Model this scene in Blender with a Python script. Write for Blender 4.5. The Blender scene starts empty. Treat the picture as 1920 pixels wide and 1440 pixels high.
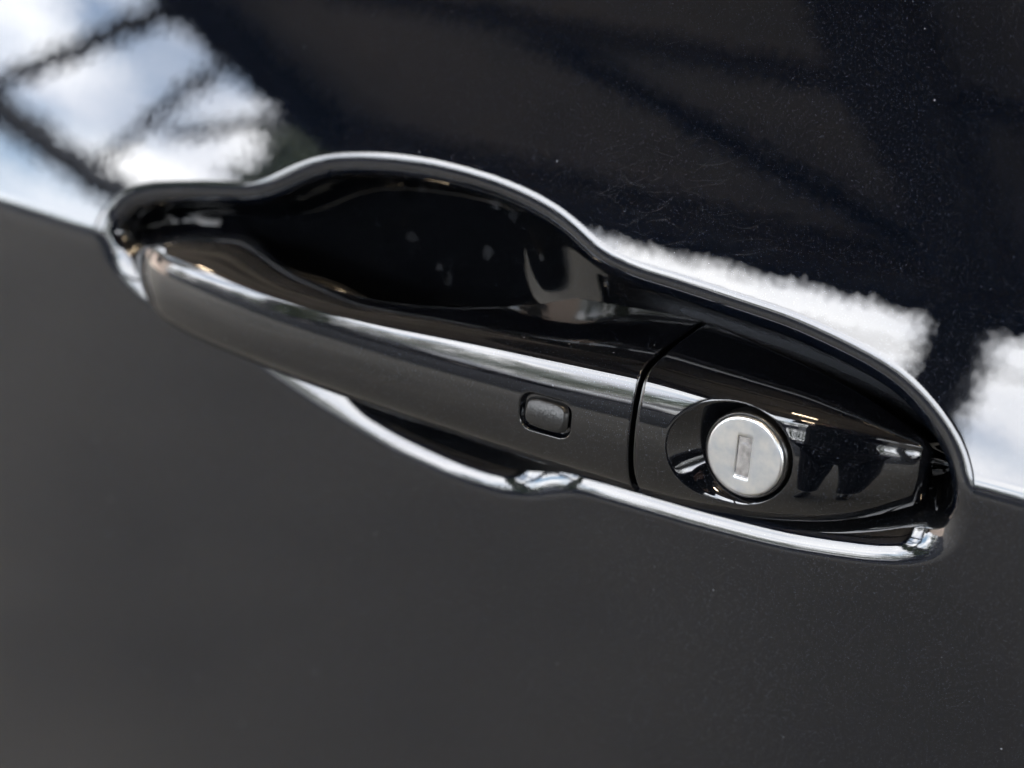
import bpy, bmesh, math, random
import numpy as np
from mathutils import Vector, Matrix, noise as mnoise

random.seed(7)
rng = np.random.default_rng(11)
R = math.radians
sc = bpy.context.scene
col = sc.collection

# ------------------------------------------------------------------ camera
# the door stands in the XZ plane (x to the rear of the car, z up, -y outwards),
# origin at the middle of the handle, 0.92 m above the ground
YAW, PITCH, ROLL, DIST = 31.0, 21.0, 4.5, 0.504
v = Vector((math.sin(R(YAW))*math.cos(R(PITCH)), -math.cos(R(YAW))*math.cos(R(PITCH)), math.sin(R(PITCH))))
fwd = -v
right = fwd.cross(Vector((0, 0, 1))).normalized()
up = right.cross(fwd)
r2 = right*math.cos(R(ROLL)) + up*math.sin(R(ROLL))
u2 = -right*math.sin(R(ROLL)) + up*math.cos(R(ROLL))
camd = bpy.data.cameras.new('camera')
cam = bpy.data.objects.new('camera', camd)
col.objects.link(cam)
cam.matrix_world = Matrix(((r2.x, u2.x, -fwd.x, v.x*DIST), (r2.y, u2.y, -fwd.y, v.y*DIST), (r2.z, u2.z, -fwd.z, v.z*DIST), (0, 0, 0, 1)))
camd.sensor_width = 36.0
camd.lens = 70.0
camd.clip_start = 0.01
camd.clip_end = 2000.0
camd.dof.use_dof = True
camd.dof.focus_distance = (Vector((0.036, -0.012, 0.008)) - v*DIST).dot(fwd)
camd.dof.aperture_fstop = 7.0
sc.camera = cam

# ------------------------------------------------------------------ sky, sun, exposure
SUN_EL, SUN_ROT = 33.0, 20.0
world = bpy.data.worlds.new("World")
sc.world = world
world.use_nodes = True
wn, wl = world.node_tree.nodes, world.node_tree.links
wn.clear()
wout = wn.new('ShaderNodeOutputWorld')
wbg = wn.new('ShaderNodeBackground')
wbg.inputs['Strength'].default_value = 0.1
sky = wn.new('ShaderNodeTexSky')
sky.sky_type = 'NISHITA'
sky.sun_disc = False
sky.sun_elevation = R(SUN_EL)
sky.sun_rotation = R(SUN_ROT)
tc = wn.new('ShaderNodeTexCoord')
mp = wn.new('ShaderNodeMapping')
mp.inputs['Scale'].default_value = (1.6, 1.6, 5.0)
mp.inputs['Location'].default_value = (0.35, 1.2, 0.1)
nz = wn.new('ShaderNodeTexNoise')
nz.inputs['Scale'].default_value = 2.6
nz.inputs['Detail'].default_value = 7.0
nz.inputs['Roughness'].default_value = 0.55
cr = wn.new('ShaderNodeValToRGB')
cr.color_ramp.elements[0].position = 0.33
cr.color_ramp.elements[1].position = 0.50
nz2 = wn.new('ShaderNodeTexNoise')
nz2.inputs['Scale'].default_value = 5.0
nz2.inputs['Detail'].default_value = 5.0
cr2 = wn.new('ShaderNodeValToRGB')
cr2.color_ramp.elements[0].position = 0.35
cr2.color_ramp.elements[0].color = (7.6, 8.0, 9.0, 1)
cr2.color_ramp.elements[1].position = 0.62
cr2.color_ramp.elements[1].color = (12.5, 12.6, 12.8, 1)
mx = wn.new('ShaderNodeMix')
mx.data_type = 'RGBA'
wl.new(tc.outputs['Generated'], mp.inputs['Vector'])
wl.new(mp.outputs['Vector'], nz.inputs['Vector'])
wl.new(mp.outputs['Vector'], nz2.inputs['Vector'])
wl.new(nz.outputs['Fac'], cr.inputs['Fac'])
wl.new(nz2.outputs['Fac'], cr2.inputs['Fac'])
wl.new(cr.outputs['Color'], mx.inputs['Factor'])
wl.new(sky.outputs['Color'], mx.inputs['A'])
wl.new(cr2.outputs['Color'], mx.inputs['B'])
wl.new(mx.outputs['Result'], wbg.inputs['Color'])
wl.new(wbg.outputs['Background'], wout.inputs['Surface'])

sund = bpy.data.lights.new('sun', 'SUN')
sund.energy = 3.0
sund.angle = R(0.5)
sund.color = (1.0, 0.95, 0.88)
sun = bpy.data.objects.new('sun', sund)
col.objects.link(sun)
sd = Vector((math.sin(R(SUN_ROT))*math.cos(R(SUN_EL)), math.cos(R(SUN_ROT))*math.cos(R(SUN_EL)), math.sin(R(SUN_EL))))
sun.rotation_euler = sd.to_track_quat('Z', 'Y').to_euler()
sun.location = sd*30

sc.view_settings.view_transform = 'Standard'
sc.view_settings.look = 'None'
sc.view_settings.gamma = 1.0
sc.view_settings.use_curve_mapping = False
sc.view_settings.exposure = 4.3
sc.render.engine = 'CYCLES'
sc.cycles.use_denoising = True
sc.cycles.denoiser = 'OPENIMAGEDENOISE'
sc.cycles.denoising_input_passes = 'RGB_ALBEDO_NORMAL'
sc.cycles.denoising_prefilter = 'ACCURATE'
sc.cycles.max_bounces = 8
sc.cycles.caustics_reflective = False
sc.cycles.caustics_refractive = False

# ------------------------------------------------------------------ helpers
def link(o, parent=None):
    col.objects.link(o)
    if parent is not None:
        o.parent = parent
    return o

def tag(o, label, cat, group=None):
    o['label'] = label
    o['category'] = cat
    if group:
        o['group'] = group
    return o

def empty(name, loc, label, cat, group=None):
    o = bpy.data.objects.new(name, None)
    o.location = loc
    o.empty_display_size = 0.05
    link(o)
    return tag(o, label, cat, group)

def mesh_np(name, V, Q, mat, parent=None, smooth=True, scale=1.0, loc=None, tris=None, attr=None):
    """V (n,3), Q (m,4) quads, tris (k,3)"""
    V = np.asarray(V, dtype=np.float64)*scale
    if loc is not None:
        V = V - np.asarray(loc)
    Q = np.zeros((0, 4), int) if Q is None else np.asarray(Q)
    T = np.zeros((0, 3), int) if tris is None else np.asarray(tris)
    me = bpy.data.meshes.new(name)
    me.vertices.add(len(V))
    me.vertices.foreach_set('co', V.astype(np.float32).ravel())
    nl = Q.size + T.size
    me.loops.add(nl)
    me.loops.foreach_set('vertex_index', np.concatenate([Q.ravel(), T.ravel()]).astype(np.int32))
    me.polygons.add(len(Q)+len(T))
    st = np.concatenate([np.arange(len(Q))*4, Q.size + np.arange(len(T))*3]).astype(np.int32)
    me.polygons.foreach_set('loop_start', st)
    me.update(calc_edges=True)
    me.validate()
    me.polygons.foreach_set('use_smooth', np.full(len(me.polygons), smooth))
    for k, a in (attr or {}).items():
        at = me.attributes.new(k, 'FLOAT', 'POINT')
        at.data.foreach_set('value', np.asarray(a, np.float32))
    me.materials.append(mat)
    o = bpy.data.objects.new(name, me)
    if loc is not None:
        o.location = loc
    return link(o, parent)

def bm_obj(name, bm, mat, parent=None, smooth=False, loc=None):
    me = bpy.data.meshes.new(name)
    bmesh.ops.recalc_face_normals(bm, faces=bm.faces)
    bm.to_mesh(me)
    bm.free()
    for p in me.polygons:
        p.use_smooth = smooth
    me.materials.append(mat)
    o = bpy.data.objects.new(name, me)
    if loc is not None:
        o.location = loc
    return link(o, parent)

def add_box(bm, lo, hi, bev=0.0):
    r = bmesh.ops.create_cube(bm, size=1.0)
    c = [(a+b)/2 for a, b in zip(lo, hi)]
    s = [b-a for a, b in zip(lo, hi)]
    for w in r['verts']:
        w.co = Vector((c[0]+w.co.x*s[0], c[1]+w.co.y*s[1], c[2]+w.co.z*s[2]))
    if bev:
        es = list({e for w in r['verts'] for e in w.link_edges})
        bmesh.ops.bevel(bm, geom=es, offset=bev, segments=2, affect='EDGES', profile=0.5)

def spline(xs, ys):
    """natural cubic spline through the points"""
    xs = np.asarray(xs, float); ys = np.asarray(ys, float)
    n = len(xs); h = np.diff(xs)
    A = np.eye(n); b = np.zeros(n)
    for i in range(1, n-1):
        A[i, i-1] = h[i-1]; A[i, i] = 2*(h[i-1]+h[i]); A[i, i+1] = h[i]
        b[i] = 6*((ys[i+1]-ys[i])/h[i]-(ys[i]-ys[i-1])/h[i-1])
    M = np.linalg.solve(A, b)
    def f(x):
        x = np.asarray(x, float)
        i = np.clip(np.searchsorted(xs, x)-1, 0, n-2)
        xx = np.clip(x, xs[0], xs[-1])
        a = (xs[i+1]-xx)/h[i]; c = (xx-xs[i])/h[i]
        return a*ys[i]+c*ys[i+1]+((a**3-a)*M[i]+(c**3-c)*M[i+1])*h[i]**2/6
    return f

def smooth_interp(xs, ys, w=3.0):
    """linear table rounded with a gaussian of w mm"""
    g = np.linspace(-2.5, 2.5, 41)
    k = np.exp(-g*g/2); k /= k.sum()
    def f(x):
        x = np.asarray(x, float)
        return sum(kk*np.interp(x+gg*w, xs, ys) for kk, gg in zip(k, g))
    return f

def sstep(a, b, x):
    t = np.clip((np.asarray(x, float)-a)/(b-a), 0, 1)
    return t*t*(3-2*t)

# ------------------------------------------------------------------ materials
class N:
    def __init__(s, name):
        s.m = bpy.data.materials.new(name)
        s.m.use_nodes = True
        s.t = s.m.node_tree
        s.t.nodes.clear()
        s.out = s.t.nodes.new('ShaderNodeOutputMaterial')
        s.p = s.t.nodes.new('ShaderNodeBsdfPrincipled')
        s.t.links.new(s.p.outputs[0], s.out.inputs[0])
        s.co = s.t.nodes.new('ShaderNodeTexCoord')
    def n(s, typ, **kw):
        x = s.t.nodes.new(typ)
        for k, val in kw.items():
            setattr(x, k, val)
        return x
    def l(s, a, b):
        s.t.links.new(a, b)
    def val(s, sock, x):
        if hasattr(x, 'is_output'):
            s.l(x, sock)
        else:
            sock.default_value = x
    def math(s, op, a, b=0.0, c=None, clamp=False):
        x = s.n('ShaderNodeMath', operation=op, use_clamp=clamp)
        s.val(x.inputs[0], a); s.val(x.inputs[1], b)
        if c is not None:
            s.val(x.inputs[2], c)
        return x.outputs[0]
    def noise(s, scale, detail=2.0, rough=0.5, vec=None):
        x = s.n('ShaderNodeTexNoise')
        x.inputs['Scale'].default_value = scale
        x.inputs['Detail'].default_value = detail
        x.inputs['Roughness'].default_value = rough
        s.l(vec or s.co.outputs['Object'], x.inputs['Vector'])
        return x
    def ramp(s, fac, p0, c0, p1, c1):
        x = s.n('ShaderNodeMapRange', clamp=True)
        s.val(x.inputs['Value'], fac)
        for k, q in zip(('From Min', 'From Max', 'To Min', 'To Max'), (p0, p1, c0, c1)):
            x.inputs[k].default_value = q
        return x.outputs[0]
    def mixc(s, fac, a, b):
        x = s.n('ShaderNodeMix', data_type='RGBA')
        s.val(x.inputs['Factor'], fac); s.val(x.inputs['A'], a); s.val(x.inputs['B'], b)
        return x.outputs['Result']
    def mixf(s, fac, a, b):
        x = s.n('ShaderNodeMix', data_type='FLOAT')
        s.val(x.inputs[0], fac); s.val(x.inputs[2], a); s.val(x.inputs[3], b)
        return x.outputs[0]
    def wobble(s, layers):
        """surface normal disturbed by smooth noise: orange peel"""
        g = s.n('ShaderNodeNewGeometry')
        acc = g.outputs['Normal']
        for scale, amp, det in layers:
            nn = s.noise(scale, det)
            sub = s.n('ShaderNodeVectorMath', operation='SUBTRACT')
            s.l(nn.outputs['Color'], sub.inputs[0]); sub.inputs[1].default_value = (0.5, 0.5, 0.5)
            ml = s.n('ShaderNodeVectorMath', operation='SCALE')
            s.l(sub.outputs[0], ml.inputs[0]); ml.inputs['Scale'].default_value = amp
            ad = s.n('ShaderNodeVectorMath', operation='ADD')
            s.l(acc, ad.inputs[0]); s.l(ml.outputs[0], ad.inputs[1])
            acc = ad.outputs[0]
        no = s.n('ShaderNodeVectorMath', operation='NORMALIZE')
        s.l(acc, no.inputs[0])
        return no.outputs[0]

def car_paint(name, peel, dust=True, spots=False, coat=1.0, under=(0.0007, 0.0013, 0.0030, 1)):
    m = N(name)
    p = m.p
    # metal flake under the lacquer: tiny cells, a few of them bright
    vo = m.n('ShaderNodeTexVoronoi')
    vo.inputs['Scale'].default_value = 10500.0
    m.l(m.co.outputs['Object'], vo.inputs['Vector'])
    sep = m.n('ShaderNodeSeparateColor')
    m.l(vo.outputs['Color'], sep.inputs[0])
    flake = m.math('MULTIPLY', m.math('GREATER_THAN', sep.outputs[0], 0.965), m.math('POWER', sep.outputs[1], 3.0))
    base = m.mixc(flake, under, (0.08, 0.095, 0.13, 1))
    # dust: small pale specks that sit on top
    rough = 0.42
    specks = 0.0
    if dust:
        v2 = m.n('ShaderNodeTexVoronoi')
        v2.inputs['Scale'].default_value = 420.0
        m.l(m.co.outputs['Object'], v2.inputs['Vector'])
        s2 = m.n('ShaderNodeSeparateColor')
        m.l(v2.outputs['Color'], s2.inputs[0])
        thr = m.math('MULTIPLY', m.math('POWER', s2.outputs[0], 24.0), 0.12)
        specks = m.math('LESS_THAN', v2.outputs['Distance'], thr)
        specks = m.math('MULTIPLY', specks, m.ramp(s2.outputs[1], 0, 0.15, 1, 0.9))
    film = 0.0
    if spots:
        at = m.n('ShaderNodeAttribute', attribute_name='stain')
        film = at.outputs['Fac']
    tot = m.math('MAXIMUM', specks, film, clamp=True) if (dust or spots) else 0.0
    if dust or spots:
        base = m.mixc(tot, base, (0.17, 0.18, 0.20, 1))
        m.val(p.inputs['Coat Weight'], m.math('SUBTRACT', coat, m.math('MULTIPLY', tot, 0.7), clamp=True))
    else:
        p.inputs['Coat Weight'].default_value = coat
    m.val(p.inputs['Base Color'], base)
    p.inputs['Metallic'].default_value = 0.0
    p.inputs['Roughness'].default_value = rough
    p.inputs['Specular IOR Level'].default_value = 0.0
    p.inputs['Specular Tint'].default_value = (0.5, 0.7, 1.0, 1)
    p.inputs['Coat Roughness'].default_value = 0.008
    p.inputs['Coat IOR'].default_value = 1.5
    nn = m.wobble(peel)
    m.l(nn, p.inputs['Coat Normal'])
    return m.m

def plain(name, colr, rough, metal=0.0, bump=None, var=None, spec=0.5):
    m = N(name)
    m.p.inputs['Base Color'].default_value = (*colr, 1)
    m.p.inputs['Roughness'].default_value = rough
    m.p.inputs['Metallic'].default_value = metal
    m.p.inputs['Specular IOR Level'].default_value = spec
    if var:
        sc_, amt, det = var
        nn = m.noise(sc_, det)
        f = m.ramp(nn.outputs['Fac'], 0.3, 1-amt, 0.7, 1+amt)
        hv = m.n('ShaderNodeVectorMath', operation='SCALE')
        hv.inputs[0].default_value = colr
        m.l(f, hv.inputs['Scale'])
        m.l(hv.outputs[0], m.p.inputs['Base Color'])
    if bump:
        m.l(m.wobble(bump), m.p.inputs['Normal'])
    return m.m

M_paint = car_paint('black_metallic_paint', [(480.0, 0.0046, 0.0), (110.0, 0.0040, 0.0)])
M_bowl = car_paint('black_paint_shaded_recess', [(450.0, 0.005, 0.0), (90.0, 0.006, 0.0)], spots=True, under=(0.0007, 0.0008, 0.0010, 1))  # door paint with less blue: the recess shade is put into the colour
M_grip = car_paint('black_gloss_handle_paint', [(420.0, 0.003, 0.0)], under=(0.0007, 0.0009, 0.0015, 1))
M_rubber = plain('black_textured_plastic', (0.006, 0.006, 0.006), 0.33, bump=[(2200.0, 0.35, 1.0)], spec=0.28)
M_dark = plain('black_plastic', (0.004, 0.004, 0.004), 0.28)

def lock_metal():
    m = N('worn_lock_metal')
    a = m.noise(230.0, 5.0, 0.6)
    b = m.noise(500.0, 2.0, 0.5)
    mpn = m.n('ShaderNodeMapping')
    mpn.inputs['Rotation'].default_value = (0, 0.5, 0)
    mpn.inputs['Scale'].default_value = (4000, 1, 260)
    m.l(m.co.outputs['Object'], mpn.inputs[0])
    c = m.n('ShaderNodeTexNoise'); c.inputs['Scale'].default_value = 1.0; c.inputs['Detail'].default_value = 3.0
    m.l(mpn.outputs[0], c.inputs['Vector'])
    f = m.ramp(a.outputs['Fac'], 0.36, 0.0, 0.64, 1.0)
    m.l(m.mixc(f, (0.36, 0.38, 0.41, 1), (0.47, 0.47, 0.46, 1)), m.p.inputs['Base Color'])
    m.p.inputs['Metallic'].default_value = 1.0
    rr = m.math('ADD', m.ramp(b.outputs['Fac'], 0.3, 0.29, 0.7, 0.33), m.ramp(c.outputs['Fac'], 0.62, 0.0, 0.75, 0.06))
    m.l(rr, m.p.inputs['Roughness'])
    m.l(m.wobble([(120.0, 0.02, 0.0)]), m.p.inputs['Normal'])
    return m.m
M_lock = lock_metal()
M_slot = plain('scuffed_shutter_metal', (0.36, 0.36, 0.37), 0.24, 1.0, bump=[(500.0, 0.08, 1.0)], var=(600.0, 0.35, 2.0))

M_ground = plain('grey_concrete', (0.180, 0.169, 0.147), 0.85, var=(1.5, 0.26, 6.0))
M_steel = plain('dark_painted_steel', (0.03, 0.031, 0.034), 0.5)
M_sheet = plain('timber_roof_lining', (0.47, 0.43, 0.38), 0.6, var=(1.5, 0.15, 3.0))
M_beam = plain('brown_beam', (0.07, 0.060, 0.052), 0.6)
M_leaf = plain('dark_green_leaves', (0.030, 0.044, 0.022), 0.6, var=(0.7, 0.5, 4.0))
M_bark = plain('grey_brown_bark', (0.06, 0.05, 0.042), 0.9, var=(6.0, 0.4, 4.0))
M_glass = plain('dark_car_glass', (0.01, 0.012, 0.014), 0.05)
M_tyre = plain('tyre_rubber', (0.015, 0.015, 0.015), 0.8)
M_rim = plain('silver_wheel', (0.5, 0.5, 0.5), 0.3, 1.0)
M_skin = plain('skin', (0.45, 0.26, 0.19), 0.5)
M_jacket = plain('navy_jacket_cloth', (0.016, 0.019, 0.026), 0.85, var=(40.0, 0.3, 3.0))
M_jeans = plain('dark_trouser_cloth', (0.017, 0.019, 0.026), 0.85, var=(60.0, 0.3, 3.0))
M_hair = plain('brown_hair', (0.03, 0.02, 0.013), 0.6)
M_body = plain('camera_black', (0.012, 0.012, 0.012), 0.45)

# ------------------------------------------------------------------ ground and canopy
GZ = -0.92
gm = bmesh.new()
bmesh.ops.create_grid(gm, x_segments=8, y_segments=8, size=500.0)
g = bm_obj('ground', gm, M_ground, loc=(0, 0, GZ))
g['kind'] = 'structure'

am = bmesh.new()
add_box(am, (-60, -120, 0.004), (60, -3.3, 0.010))
asp = bm_obj('asphalt_lot', am, plain('dark_asphalt', (0.017, 0.018, 0.021), 0.85, var=(1.2, 0.35, 6.0), spec=0.2), loc=(0, 0, GZ))
asp['kind'] = 'structure'

RZ = 2.2                       # underside of the eave
EX0, EX1, EY0, EY1 = -4.0, 9.0, -4.93, 5.5
canopy = empty('canopy', (0, 0, GZ), 'open sided dark steel canopy standing over the car and mirrored in the door paint', 'canopy')
def cbox(name, lo, hi, mat, bev=0.0):
    b = bmesh.new()
    add_box(b, lo, hi, bev)
    bmesh.ops.translate(b, verts=b.verts, vec=(0, 0, -GZ))
    return bm_obj(name, b, mat, canopy)
cbox('roof_sheet', (EX0+0.05, EY0+0.05, RZ+0.24), (EX1-0.05, EY1-0.05, RZ+0.30), M_sheet)
cbox('fascia', (EX0, EY0, RZ), (EX1, EY0+0.06, RZ+0.34), M_steel)
cbox('fascia', (EX0, EY1-0.06, RZ), (EX1, EY1, RZ+0.34), M_steel)
cbox('fascia', (EX0, EY0+0.062, RZ), (EX0+0.06, EY1-0.062, RZ+0.34), M_steel)
cbox('fascia', (EX1-0.06, EY0+0.062, RZ), (EX1, EY1-0.062, RZ+0.34), M_steel)
for bx in (-1.25, 1.75, 4.75, 7.75):
    cbox('beam', (bx-0.12, EY0+0.31, RZ+0.05), (bx+0.12, EY1-0.07, RZ+0.236), M_beam)
cbox('gutter_beam', (EX0+0.07, EY0+0.062, RZ+0.03), (EX1-0.07, EY0+0.30, RZ+0.236), M_beam)
for by_ in (-3.27, -1.9, -0.5, 0.9, 2.3, 3.7):
    cbox('purlin', (EX0+0.07, by_-0.035, RZ+0.14), (EX1-0.07, by_+0.035, RZ+0.232), M_beam)
for px, py in ((-1.285, EY0+0.11), (4.75, EY0+0.11), (-1.285, EY1-0.2), (4.75, EY1-0.2)):
    cbox('post', (px-0.11, py-0.08, GZ), (px+0.11, py+0.08, RZ+0.028), M_steel, 0.008)
def cbar(name, p, q, wd, ht, mat):
    p = Vector(p); q = Vector(q); d = (q-p).normalized()
    a = d.cross(Vector((0, 0, 1))).normalized(); c = a.cross(d)
    b = bmesh.new()
    vs = [[b.verts.new(o_+a*(i*wd/2)+c*(k*ht/2)+Vector((0, 0, -GZ))) for i, k in ((-1, -1), (1, -1), (1, 1), (-1, 1))] for o_ in (p, q)]
    for k in range(4):
        b.faces.new((vs[0][k], vs[0][(k+1) % 4], vs[1][(k+1) % 4], vs[1][k]))
    b.faces.new(vs[0][::-1]); b.faces.new(vs[1])
    return bm_obj(name, b, mat, canopy)
cbar('knee_brace', (-2.6, -3.2, RZ+0.19), (-1.38, -4.60, RZ+0.17), 0.07, 0.08, M_beam)
# the open bay beyond the roof sheet: bare frame and braces
cbar('brace', (EX0-0.002, -3.93, RZ+0.08), (-6.35, -5.95, RZ+0.08), 0.075, 0.08, M_steel)
cbar('brace', (EX0-0.002, -3.52, RZ+0.08), (-6.75, -5.25, RZ+0.08), 0.10, 0.09, M_steel)
cbar('brace', (EX0-0.002, -4.45, RZ+0.07), (-5.22, -5.16, RZ+0.07), 0.06, 0.06, M_steel)
cbar('cable', (EX0+0.1, -4.72, 1.93), (EX1-0.1, -4.72, 1.90), 0.014, 0.014, M_steel)
cbar('end_beam', (-6.85, -1.0, RZ+0.08), (-6.85, -7.6, RZ+0.08), 0.34, 0.16, M_steel)
for py in (-1.2, -7.4):
    cbox('post', (-6.95, py-0.08, GZ), (-6.78, py+0.08, RZ-0.002), M_steel, 0.008)

cbox('added_shade_wall', (EX0+0.4, EY1-0.9, GZ), (EX1-0.4, EY1-0.7, RZ+0.138), M_sheet)  # unseen wall, added to darken the space under the roof
# lit lamps under the canopy
lamp_mat = N('lit_lamp_glass')
lamp_mat.p.inputs['Base Color'].default_value = (0.8, 0.7, 0.55, 1)
lamp_mat.p.inputs['Emission Color'].default_value = (1.0, 0.78, 0.52, 1)
lamp_mat.p.inputs['Emission Strength'].default_value = 16.0
M_lamp = lamp_mat.m
def lamp(x, y, rz, lab):
    t = empty('ceiling_lamp', (x, y, RZ+0.136), lab, 'lamp', 'tube lamps under the canopy')
    t.rotation_euler.z = R(rz)
    b = bmesh.new(); add_box(b, (-0.24, -0.055, -0.05), (0.24, 0.055, 0.0), 0.008)
    bm_obj('housing', b, M_steel, t)
    b = bmesh.new(); tube(b, [(-0.2, 0, -0.078), (0.2, 0, -0.078)], [0.026, 0.026], 12)
    bm_obj('tube', b, M_lamp, t, True)
LAMPS = [(0.9, -3.3, 0, 'lit tube lamp under the canopy, nearest the eave beside the photographer'),
         (0.25, -0.9, 0, 'lit tube lamp under the canopy, straight above the door handle'),
         (2.6, -0.9, 0, 'lit tube lamp under the canopy, above the rear of the car'),
         (-3.3, -1.4, 90, 'lit tube lamp under the canopy, set crosswise near its open end')]

# ------------------------------------------------------------------ trees beyond the canopy
def leaf_cloud(name, centers, radii, n, size, mat, parent=None, loc=None):
    c = np.repeat(np.asarray(centers, float), n, axis=0)
    r = np.repeat(np.asarray(radii, float), n, axis=0)
    d = rng.normal(size=(len(c), 3)); d /= np.linalg.norm(d, axis=1, keepdims=True)
    P = c + d*r*(rng.random((len(c), 1))**0.45)
    a = rng.normal(size=(len(c), 3)); a /= np.linalg.norm(a, axis=1, keepdims=True)
    b = np.cross(a, rng.normal(size=(len(c), 3))); b /= np.linalg.norm(b, axis=1, keepdims=True)
    s = size*(0.6+0.8*rng.random((len(c), 1)))
    V = np.stack([P-a*s, P-b*s*0.45, P+a*s, P+b*s*0.45], 1).reshape(-1, 3)
    Q = np.arange(len(V)).reshape(-1, 4)
    return mesh_np(name, V, Q, mat, parent, False, loc=loc)

def tube(bm, pts, rad, seg=7):
    rings = []
    for i, p in enumerate(pts):
        p = Vector(p)
        d = (Vector(pts[min(i+1, len(pts)-1)]) - Vector(pts[max(i-1, 0)])).normalized()
        a = d.orthogonal().normalized(); b = d.cross(a)
        rings.append([bm.verts.new(p + (a*math.cos(t) + b*math.sin(t))*rad[i]) for t in [2*math.pi*k/seg for k in range(seg)]])
    for q, w in zip(rings, rings[1:]):
        for k in range(seg):
            bm.faces.new((q[k], q[(k+1) % seg], w[(k+1) % seg], w[k]))
    bm.faces.new(rings[-1]); bm.faces.new(rings[0][::-1])

for a_ in LAMPS:
    lamp(*a_)

def polar(az, dist, z=0.0):
    """az measured from straight out of the door towards the rear"""
    return (math.sin(R(az))*dist, -math.cos(R(az))*dist, z)

def conifer(az, dist, h, w, lab):
    x, y, _ = polar(az, dist)
    t = empty('conifer', (x, y, GZ), lab, 'tree', 'conifers beyond the canopy')
    b = bmesh.new()
    tube(b, [(0, 0, 0), (0, 0, h*0.5), (0, 0, h*0.97)], [w*0.07, w*0.045, 0.02])
    bm_obj('trunk', b, M_bark, t, True)
    cs, rs = [], []
    for k in range(26):
        f = k/26
        ww = w*(1-f)**0.8
        for s in range(5):
            a = random.uniform(0, 6.28)
            cs.append((math.cos(a)*ww*0.55, math.sin(a)*ww*0.55, h*(0.08+0.9*f)))
            rs.append((ww*0.42, ww*0.42, h*0.035))
    leaf_cloud('crown', cs, rs, 45, 0.16, M_leaf, t)
conifer(-39.6, 17.0, 10.2, 1.85, 'tall dark conifer standing beyond the canopy corner')
conifer(-76.0, 13.0, 7.6, 2.2, 'dark conifer beside the low rendered building, left of its door')
conifer(-88.0, 12.5, 8.4, 2.4, 'dark conifer behind the low rendered building, the tallest one there')

def broadleaf(az, dist, h, r, lab):
    x, y, _ = polar(az, dist)
    t = empty('broadleaf_tree', (x, y, GZ), lab, 'tree', 'broadleaf trees past the front of the car')
    b = bmesh.new()
    tube(b, [(0, 0, 0), (0.08, 0, h*0.3), (0.0, 0.1, h*0.55), (0.1, 0, h*0.8)], [0.2, 0.16, 0.11, 0.03])
    for k in range(6):
        a = k*1.05
        p = Vector((0.04, 0.04, h*(0.32+0.06*k)))
        q = p+Vector((math.cos(a)*r*0.6, math.sin(a)*r*0.6, h*0.16))
        tube(b, [p, (p+q)*0.5+Vector((0, 0, 0.1)), q], [0.07, 0.05, 0.02], 5)
    bm_obj('trunk', b, M_bark, t, True)
    cs, rs = [], []
    for k in range(34):
        a = random.uniform(0, 6.28); e = random.uniform(-0.5, 1.0); q = random.uniform(0.35, 0.8)
        cs.append((math.cos(a)*r*q*math.cos(e), math.sin(a)*r*q*math.cos(e), h*0.62+math.sin(e)*h*0.32))
        rs.append((r*0.34, r*0.34, r*0.27))
    leaf_cloud('crown', cs, rs, 110, 0.13, M_leaf, t)
broadleaf(-67.0, 15.0, 9.2, 2.6, 'round dark tree nearest the open end of the canopy, right of the low building')
broadleaf(-80.0, 16.5, 10.0, 3.2, 'tall round dark tree standing behind the low building')
broadleaf(-97.0, 15.0, 9.0, 2.8, 'round dark tree at the far end of the low building')

# a low rendered building past the front of the car
hb = empty('low_building', (*polar(-92, 9.0)[:2], GZ), 'low pale pink rendered building with dark window past the front of the car', 'building')
hb.rotation_euler.z = R(8)
M_render = plain('pale_render', (0.55, 0.46, 0.41), 0.9, var=(1.5, 0.08, 4.0))
def hpart(name, lo, hi, mat, parent=None, bev=0.0):
    b = bmesh.new(); add_box(b, lo, hi, bev)
    return bm_obj(name, b, mat, parent or hb)
hpart('wall', (-2.5, -4.0, 0.0), (2.0, 3.6, 2.5), M_render)
hpart('roof', (-2.8, -4.3, 2.502), (2.3, 3.9, 2.66), M_beam, None, 0.02)
hpart('door', (2.003, -0.6, 0.0), (2.04, 0.4, 2.05), M_steel)
for y0 in (-2.9, 1.3):
    wf = hpart('window', (2.003, y0, 0.95), (2.05, y0+1.3, 2.0), M_steel)
    hpart('pane', (2.052, y0+0.08, 1.03), (2.058, y0+1.22, 1.92), M_glass, wf)

# the wooded skyline: one mass far off
cs, rs = [], []
for k in range(150):
    az = -100 + 200*k/150 + random.uniform(-1, 1)
    d = random.uniform(70, 90)
    hgt = 8.5 + 3.0*(0.5+0.5*math.sin(az*0.16)) + random.uniform(-0.6, 0.8)
    x, y, _ = polar(az, d)
    cs.append((x, y, GZ+hgt*0.5)); rs.append((3.2, 3.2, hgt*0.62))
w = leaf_cloud('woodland', cs, rs, 190, 0.55, M_leaf)
w['kind'] = 'stuff'

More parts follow.
